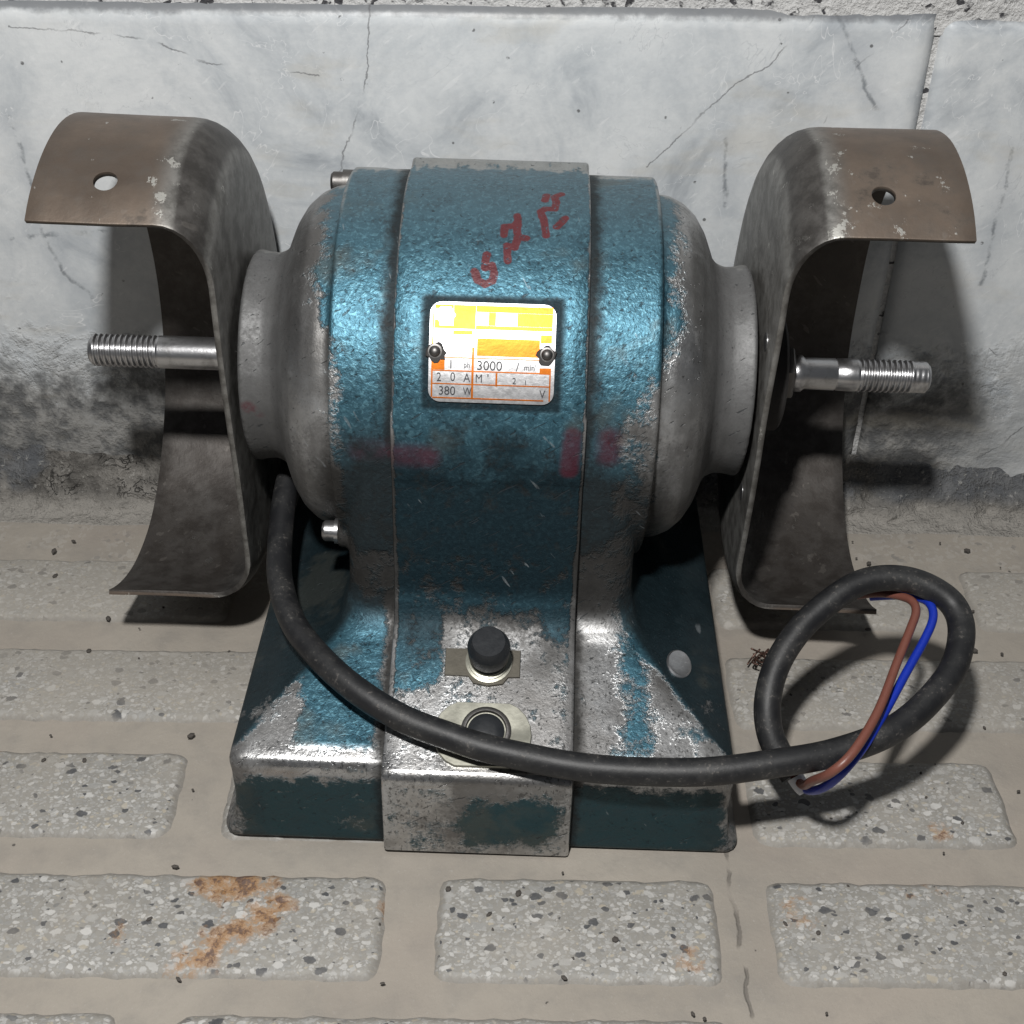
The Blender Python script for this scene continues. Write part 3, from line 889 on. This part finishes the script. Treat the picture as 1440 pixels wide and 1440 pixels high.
# retaining disc and guard screws
bm = bmesh.new()
lathe_x(bm, [(0.0990, 0.0235), (0.1120, 0.0235), (0.1130, 0.0225), (0.1130, 0.009)], 48, 0, AX_Z)
part('retaining_disc', bm, GREASE)
bm = bmesh.new()
lathe_x(bm, [(0.1130, 0.0115), (0.1175, 0.0115), (0.1182, 0.0105), (0.1182, 0.006)], 6, 0, AX_Z)
part('shaft_nut', bm, STEEL_DK)
for s, by, bz in ((1, -0.028, 0.088), (1, -0.030, 0.158)):
    bm = bmesh.new()
    lathe_axis(bm, [(0, 0.0034), (0.0022, 0.0034), (0.003, 0.0026), (0.0032, 0.0012)], (s * (0.0998 if s > 0 else 0.0975), by, bz), (s, 0, 0) if s > 0 else (-1, -0.1, 0), 20)
    part('guard_screw', bm, STEEL)
# through bolts of the barrel
for s in (-1,):
    for (by, bz) in ((0.030, 0.1900), (-0.061, 0.086)):
        bm = bmesh.new()
        lathe_axis(bm, [(-0.006, 0.0050), (0.0, 0.0050), (0.0012, 0.0050), (0.0013, 0.0041), (0.0050, 0.0041), (0.0060, 0.0032)], (s * (0.0625 if bz > 0.1 else 0.0595), by, bz), (s, 0, 0), 24)
        part('bolt', bm, STEEL if bz < 0.1 else STEEL_DK)

# --- name plate, bent round the band
def bend(x, s, h=0.0):       # s = arc length, h = height above the band
    a = s / 0.08
    r = R_B + h + 0.0004 * max(0, 1 - math.degrees(a) / 40)
    return (x, -r * math.cos(a), AX_Z + r * math.sin(a))
PX0, PX1, PS0, PS1 = -0.0227, 0.0210, 0.0279, 0.0638
def bent_sheet(x0, x1, s0, s1, h0, h1, cr=0.0, nx=8, ns=16):
    bm = bmesh.new()
    def outline(off):
        pts = []
        r = max(cr, 1e-5)
        for cx, cs_, a0 in ((x1 - r, s0 + r, -PI / 2), (x1 - r, s1 - r, 0), (x0 + r, s1 - r, PI / 2), (x0 + r, s0 + r, PI)):
            for k in range(7):
                a = a0 + (PI / 2) * k / 6
                pts.append((cx + (r - off) * math.cos(a), cs_ + (r - off) * math.sin(a)))
        return pts
    # rows of constant s across the plate, clipped by rounded corners
    def half_width_at(s):
        d = min(s - s0, s1 - s)
        if d < cr:
            return cr - math.sqrt(max(0, cr * cr - (cr - d) ** 2))
        return 0.0
    ss = []
    for k in range(7):
        ss.append(s0 + cr * (1 - math.cos(PI / 2 * k / 6)) * 1.0)
    ss += [s0 + cr + (s1 - s0 - 2 * cr) * k / ns for k in range(1, ns)]
    for k in range(7):
        ss.append(s1 - cr * (1 - math.cos(PI / 2 * (6 - k) / 6)))
    if cr < 1e-5:
        ss = [s0 + (s1 - s0) * k / ns for k in range(ns + 1)]
    rows = []
    for s in ss:
        ins = half_width_at(s)
        a, b = x0 + ins, x1 - ins
        rows.append([bend(a, s, h0), bend(a, s, h1)] + [bend(a + (b - a) * k / nx, s, h1) for k in range(1, nx)] + [bend(b, s, h1), bend(b, s, h0)])
    add_grid(bm, rows, caps=True)
    bmesh.ops.remove_doubles(bm, verts=bm.verts, dist=1e-7)
    return bm
plate = part('nameplate', bent_sheet(PX0, PX1, PS0, PS1, -0.0003, 0.0008, 0.0042, 10, 20), ALU)
def px_s(cx, cy):            # measured plate drawing -> (x, s) on the plate
    return (PX0 + (cx - 140) / (1325 - 140) * (PX1 - PX0), PS1 - (cy - 120) / (1095 - 120) * (PS1 - PS0))
def pr(x0, y0, x1, y1, mat, h=0.00088, name='print_field'):
    a, b = px_s(x0, y1), px_s(x1, y0)
    return part(name, bent_sheet(a[0], b[0], a[1], b[1], 0.0006, h, 0.0, 2, max(2, int((y1 - y0) / 60))), mat, plate)
for q in ((170, 660, 1290, 668), (180, 785, 1290, 797), (180, 912, 1285, 924), (180, 1048, 1230, 1062), (165, 175, 180, 1050), (545, 560, 565, 1055), (772, 800, 790, 930), (1278, 780, 1292, 1060)):
    pr(*q, ORANGE, name='print_line')
pr(184, 300, 230, 385, ORANGE)
pr(360, 150, 570, 385, ORANGE)
pr(230, 355, 360, 385, ORANGE)
pr(572, 150, 1295, 215, ORANGE)
pr(960, 217, 1295, 345, ORANGE)
pr(690, 217, 760, 345, ORANGE)
pr(572, 347, 1295, 385, ORANGE)
pr(170, 690, 290, 783, ORANGE)
pr(1185, 420, 1292, 500, ORANGE)
pr(1185, 740, 1292, 800, ORANGE)
pr(590, 470, 1180, 640, ORANGE)
pr(184, 150, 358, 190, ORANGE)
pr(360, 400, 545, 440, ORANGE)
def lettering(txt, cx, cy, hgt, mat=INK, wide=1.0):
    cu = bpy.data.curves.new('lettering', 'FONT')
    cu.body = txt
    cu.size = 1.0
    o = bpy.data.objects.new('tmp', cu)
    C.objects.link(o)
    dg = bpy.context.evaluated_depsgraph_get()
    dg.update()
    me = bpy.data.meshes.new_from_object(o.evaluated_get(dg))
    bpy.data.objects.remove(o)
    sx = (PX1 - PX0) / (1325 - 140)
    ss = (PS1 - PS0) / (1095 - 120)
    for v in me.vertices:
        X = cx + v.co.x * hgt / 0.70 * wide
        Y = cy - v.co.y * hgt / 0.70
        a = px_s(X, Y)
        v.co = bend(a[0], a[1], 0.00097)
    part('lettering', me, mat, plate, smooth=False)
lettering('1', 325, 770, 85, wide=0.8)
lettering('ph', 468, 755, 55, wide=0.8)
lettering('3000', 590, 775, 90, wide=0.95)
lettering('/', 960, 775, 80)
lettering("min'", 1035, 765, 55, wide=0.9)
lettering('2', 215, 895, 85, wide=0.8)
lettering('0', 345, 890, 85, wide=0.8)
lettering('A', 470, 895, 85, wide=0.8)
lettering('M', 580, 895, 80, wide=0.8)
lettering("'", 690, 895, 80)
lettering('2', 930, 900, 60, wide=0.9)
lettering('1', 1040, 905, 45)
lettering('380', 235, 1025, 85, wide=0.9)
lettering('W', 468, 1020, 75, wide=0.75)
lettering('V', 1190, 1030, 80, wide=0.8)
# hexagon badge and rivets
bm = bmesh.new()
hx, hs = px_s(285, 255)
ring = []
for rr, h in ((0.0036, 0.0006), (0.0036, 0.0010), (0.00355, 0.0011)):
    ring.append([bend(hx + rr * math.cos(PI / 3 * k), hs + rr * math.sin(PI / 3 * k), h) for k in range(6)])
add_grid(bm, ring, close_v=True, caps=True)
part('badge', bm, ALU, plate, smooth=False)
for cx in (195, 1250):
    qx, qs = px_s(cx, 610)
    a = qs / 0.08
    nrm = Vector((0, -math.cos(a), math.sin(a)))
    bm = bmesh.new()
    lathe_axis(bm, [(-0.0005, 0.0026), (0.0006, 0.0026), (0.0007, 0.0020), (0.0014, 0.0017), (0.0019, 0.0009), (0.0020, 0.0003)], bend(qx, qs, 0.0005), nrm, 20)
    part('rivet', bm, STEEL_DK, plate)
    bm = bmesh.new()
    r_ = []
    rg = random.Random(int(cx))
    jit = [rg.uniform(0.75, 1.15) for _ in range(18)]
    for rr, h in ((0.0037, 0.0007), (0.0033, 0.00115)):
        r_.append([bend(qx + (0.0006 if cx < 500 else 0) + rr * j * math.cos(2 * PI * k / 18), qs - 0.0004 + rr * j * math.sin(2 * PI * k / 18), h) for k, j in enumerate(jit)])
    add_grid(bm, r_, close_v=True, caps=True)
    part('grease_ring', bm, GREASE, plate)

# --- push button on the slope
SL = math.radians(21.8)
SN = Vector((0, -math.sin(SL), math.cos(SL)))
ST = Vector((0, math.cos(SL), math.sin(SL)))
def on_slope(x, y, h=0.0):
    z = 0.04053 + (y + 0.13951) * math.tan(SL)
    return Vector((x, y, z)) + SN * h
bc = on_slope(0.0009, -0.1005, 0.0004)
def prism(outline, c, h0, h1, bev=0.0003):
    bm = bmesh.new()
    cx = sum(p[0] for p in outline) / len(outline)
    cv = sum(p[1] for p in outline) / len(outline)
    rows = []
    for sc, h in ((1.0, h0), (1.0, h1 - bev), (0.985, h1)):
        rows.append([c + Vector((cx + (u - cx) * sc, 0, 0)) + ST * (cv + (v - cv) * sc) + SN * h for u, v in outline])
    add_grid(bm, rows, close_v=True, caps=True)
    return bm
sw = part('push_switch', prism([(-0.0165, -0.0058), (-0.0075, -0.0060), (-0.0055, -0.0088), (0.0, -0.0098), (0.0055, -0.0088), (0.0075, -0.0060), (0.0118, -0.0058), (0.0118, 0.0052), (0.0, 0.0056), (-0.0165, 0.0052)], bc, -0.0012, 0.0008), OLIVE)
bm = bmesh.new()
lathe_axis(bm, [(0.0, 0.0088), (0.0016, 0.0088), (0.0018, 0.0078), (0.0026, 0.0078), (0.0028, 0.0070), (0.0040, 0.0070), (0.0042, 0.0062)], bc, SN, 32)
part('ring_nut', bm, ZINC, sw)
bm = bmesh.new()
lathe_axis(bm, [(0.001, 0.0056), (0.0070, 0.0058), (0.0076, 0.0076), (0.0142, 0.0079), (0.0146, 0.0077), (0.0180, 0.0063), (0.0183, 0.0060)], bc, SN, 36)
part('button_cap', bm, PLASTIC, sw)

# --- cable entry plate
gc = on_slope(0.0005, -0.1275, 0.0004)
out = []
for cx, cv, a0 in ((0.0060, 0.0, -75), (0.0060, 0.0, 0), (-0.0075, 0.0, 105), (-0.0075, 0.0, 180)):
    for k in range(5):
        a = math.radians(a0 + 75 * k / 4)
        out.append((cx + 0.0112 * math.cos(a), 0.0128 * math.sin(a)))
gp = part('entry_plate', prism(out, gc, -0.0006, 0.0013), ZINC)
bm = bmesh.new()
lathe_axis(bm, [(0.0005, 0.0092), (0.0022, 0.0092), (0.0026, 0.0086), (0.0026, 0.0076), (0.0012, 0.0072)], gc + ST * 0.0012 + Vector((0.0005, 0, 0)), SN, 36)
part('grommet', bm, STEEL_DK, gp)
bm = bmesh.new()
lathe_axis(bm, [(0.0008, 0.0070), (0.0020, 0.0066), (0.0028, 0.0050), (0.0030, 0.0030)], gc + ST * 0.0012 + Vector((0.0005, 0, 0)), SN, 32)
part('rubber_plug', bm, PLASTIC, gp)
# mounting slot in the right-hand flank of the foot
bm = bmesh.new()
q = Matrix.Rotation(0.43, 3, 'Y') @ Matrix.Rotation(0.0, 3, 'X')
base = Vector((0.0740, -0.0890, 0.0485))
rows = []
for h, kx in ((-0.003, 1.0), (0.0002, 1.0), (0.0006, 0.90), (0.0003, 0.7), (0.0001, 0.4)):
    rows.append([base + q @ Vector((0.0056 * kx * math.cos(2 * PI * k / 24), 0.0078 * kx * math.sin(2 * PI * k / 24) + 0.002 * math.cos(2 * PI * k / 24), h)) for k in range(24)])
add_grid(bm, rows, close_v=True, caps=True)
part('mounting_slot', bm, steel_material('bright_steel', (0.62, 0.63, 0.65), 0.3, 0.25))

# --- power cord (world measurements brought into the grinder's frame)
bpy.context.view_layer.update()
INV = G.matrix_world.inverted()
MAIN = [(-0.0905, 0.4750, 0.090), (-0.0935, 0.4590, 0.083), (-0.0943, 0.4398, 0.077), (-0.0945, 0.4167, 0.07), (-0.0899, 0.3949, 0.066), (-0.0787, 0.3704, 0.064), (-0.0618, 0.3505, 0.0625), (-0.0399, 0.3358, 0.057), (-0.0192, 0.3285, 0.0540), (0.0011, 0.3235, 0.0515), (0.0211, 0.3200, 0.0500), (0.046, 0.3170, 0.0505), (0.0708, 0.3160, 0.052), (0.0935, 0.3187, 0.054), (0.1142, 0.3235, 0.055), (0.1329, 0.3302, 0.057), (0.1501, 0.3409, 0.06), (0.1634, 0.3555, 0.064), (0.1702, 0.3727, 0.068), (0.1692, 0.3844, 0.072), (0.1603, 0.39, 0.076), (0.1482, 0.3925, 0.078), (0.1358, 0.3913, 0.077), (0.123, 0.3853, 0.073), (0.1101, 0.3758, 0.066), (0.1007, 0.3645, 0.058), (0.0967, 0.3536, 0.05), (0.0974, 0.345, 0.042), (0.1014, 0.3382, 0.036), (0.1058, 0.3324, 0.032)]
WIRE_A = [(0.1050, 0.3330, 0.0325), (0.1075, 0.3270, 0.0335), (0.1073, 0.3170, 0.047), (0.1104, 0.3092, 0.060), (0.1179, 0.3133, 0.066), (0.1298, 0.3309, 0.068), (0.1416, 0.3544, 0.07), (0.1495, 0.3698, 0.072), (0.1536, 0.3788, 0.073), (0.1534, 0.385, 0.073), (0.1497, 0.3911, 0.0705), (0.1437, 0.3959, 0.0675), (0.1363, 0.3985, 0.064)]
WIRE_B = [(0.1060, 0.3325, 0.0310), (0.1095, 0.3270, 0.031), (0.1118, 0.3175, 0.043), (0.1159, 0.3138, 0.055), (0.1242, 0.3214, 0.0605), (0.1347, 0.3369, 0.062), (0.1458, 0.3541, 0.065), (0.1552, 0.3684, 0.068), (0.1605, 0.3783, 0.07), (0.161, 0.3854, 0.071), (0.1583, 0.3916, 0.0690), (0.1515, 0.3964, 0.066), (0.1426, 0.4001, 0.062)]
bm = bmesh.new()
cp = [INV @ p for p in catmull(MAIN, 8)]
cp = [p + Vector((mnoise.noise(p * 30), mnoise.noise(p * 30 + Vector((5, 0, 0))), 0)) * 0.0016 for p in cp]
tube(bm, cp, 0.00505, 24)
cord = part('power_cord', bm, RUBBER, smooth='angle')
for nm, pts, mat in (('brown_wire', WIRE_A, BROWN), ('blue_wire', WIRE_B, BLUE)):
    bm = bmesh.new()
    tube(bm, [INV @ p for p in catmull(pts, 8)], 0.00165, 16)
    part(nm, bm, mat, cord)
bm = bmesh.new()
e0, e1 = INV @ Vector((0.1058, 0.3324, 0.032)), INV @ Vector((0.1090, 0.3278, 0.0285))
tube(bm, catmull([e0, e0.lerp(e1, 0.6), e1], 5), lambda t: 0.0032 * (1 - 0.35 * t * t), 14)
part('filler', bm, WHITE, cord)

# ------------------------------------------------------------------ small loose things
rg = random.Random(11)
bm = bmesh.new()
c0 = Vector((0.1086, 0.4200, 0.008))
for k in range(16):
    a = Vector((rg.gauss(0, 1), rg.gauss(0, 1), rg.gauss(0, 0.7))).normalized()
    b = Vector((rg.gauss(0, 1), rg.gauss(0, 1), rg.gauss(0, 0.7))).normalized()
    pts = [c0 + a * 0.006 * rg.uniform(0.3, 1.1), c0 + (a + b) * 0.0035, c0 + b * 0.006 * rg.uniform(0.3, 1.2) + Vector((0, 0, 0.002))]
    pts = [Vector((p.x, p.y, max(p.z, 0.0032))) for p in pts]
    tube(bm, catmull(pts, 4), 0.0004, 6)
tag(link('wire_strands', from_bm(bm, 'wire_strands'), COPPER), 'small tangle of brown copper strands on the floor beside the cord loop', 'wire', kind='stuff')

bm = bmesh.new()
for k in range(150):
    x, y = rg.uniform(-0.26, 0.27), rg.uniform(0.23, 0.525)
    if abs(x + 0.008) < 0.115 and y > 0.315:
        continue
    s = rg.choice([0.0005, 0.0006, 0.0008, 0.0011]) * rg.uniform(0.7, 1.3)
    m4 = Matrix.Translation((x, y, 0.0022 + s * 0.3)) @ Matrix.Rotation(rg.uniform(0, 6), 4, 'Z') @ Matrix.Diagonal((s * rg.uniform(1, 2), s, s * 0.6, 1))
    bmesh.ops.create_icosphere(bm, subdivisions=1, radius=1.0, matrix=m4)
grit = tag(link('grit', from_bm(bm, 'grit'), GRIT, smooth=False), 'dark crumbs of grit scattered over the dusty floor bricks', 'grit', kind='stuff')
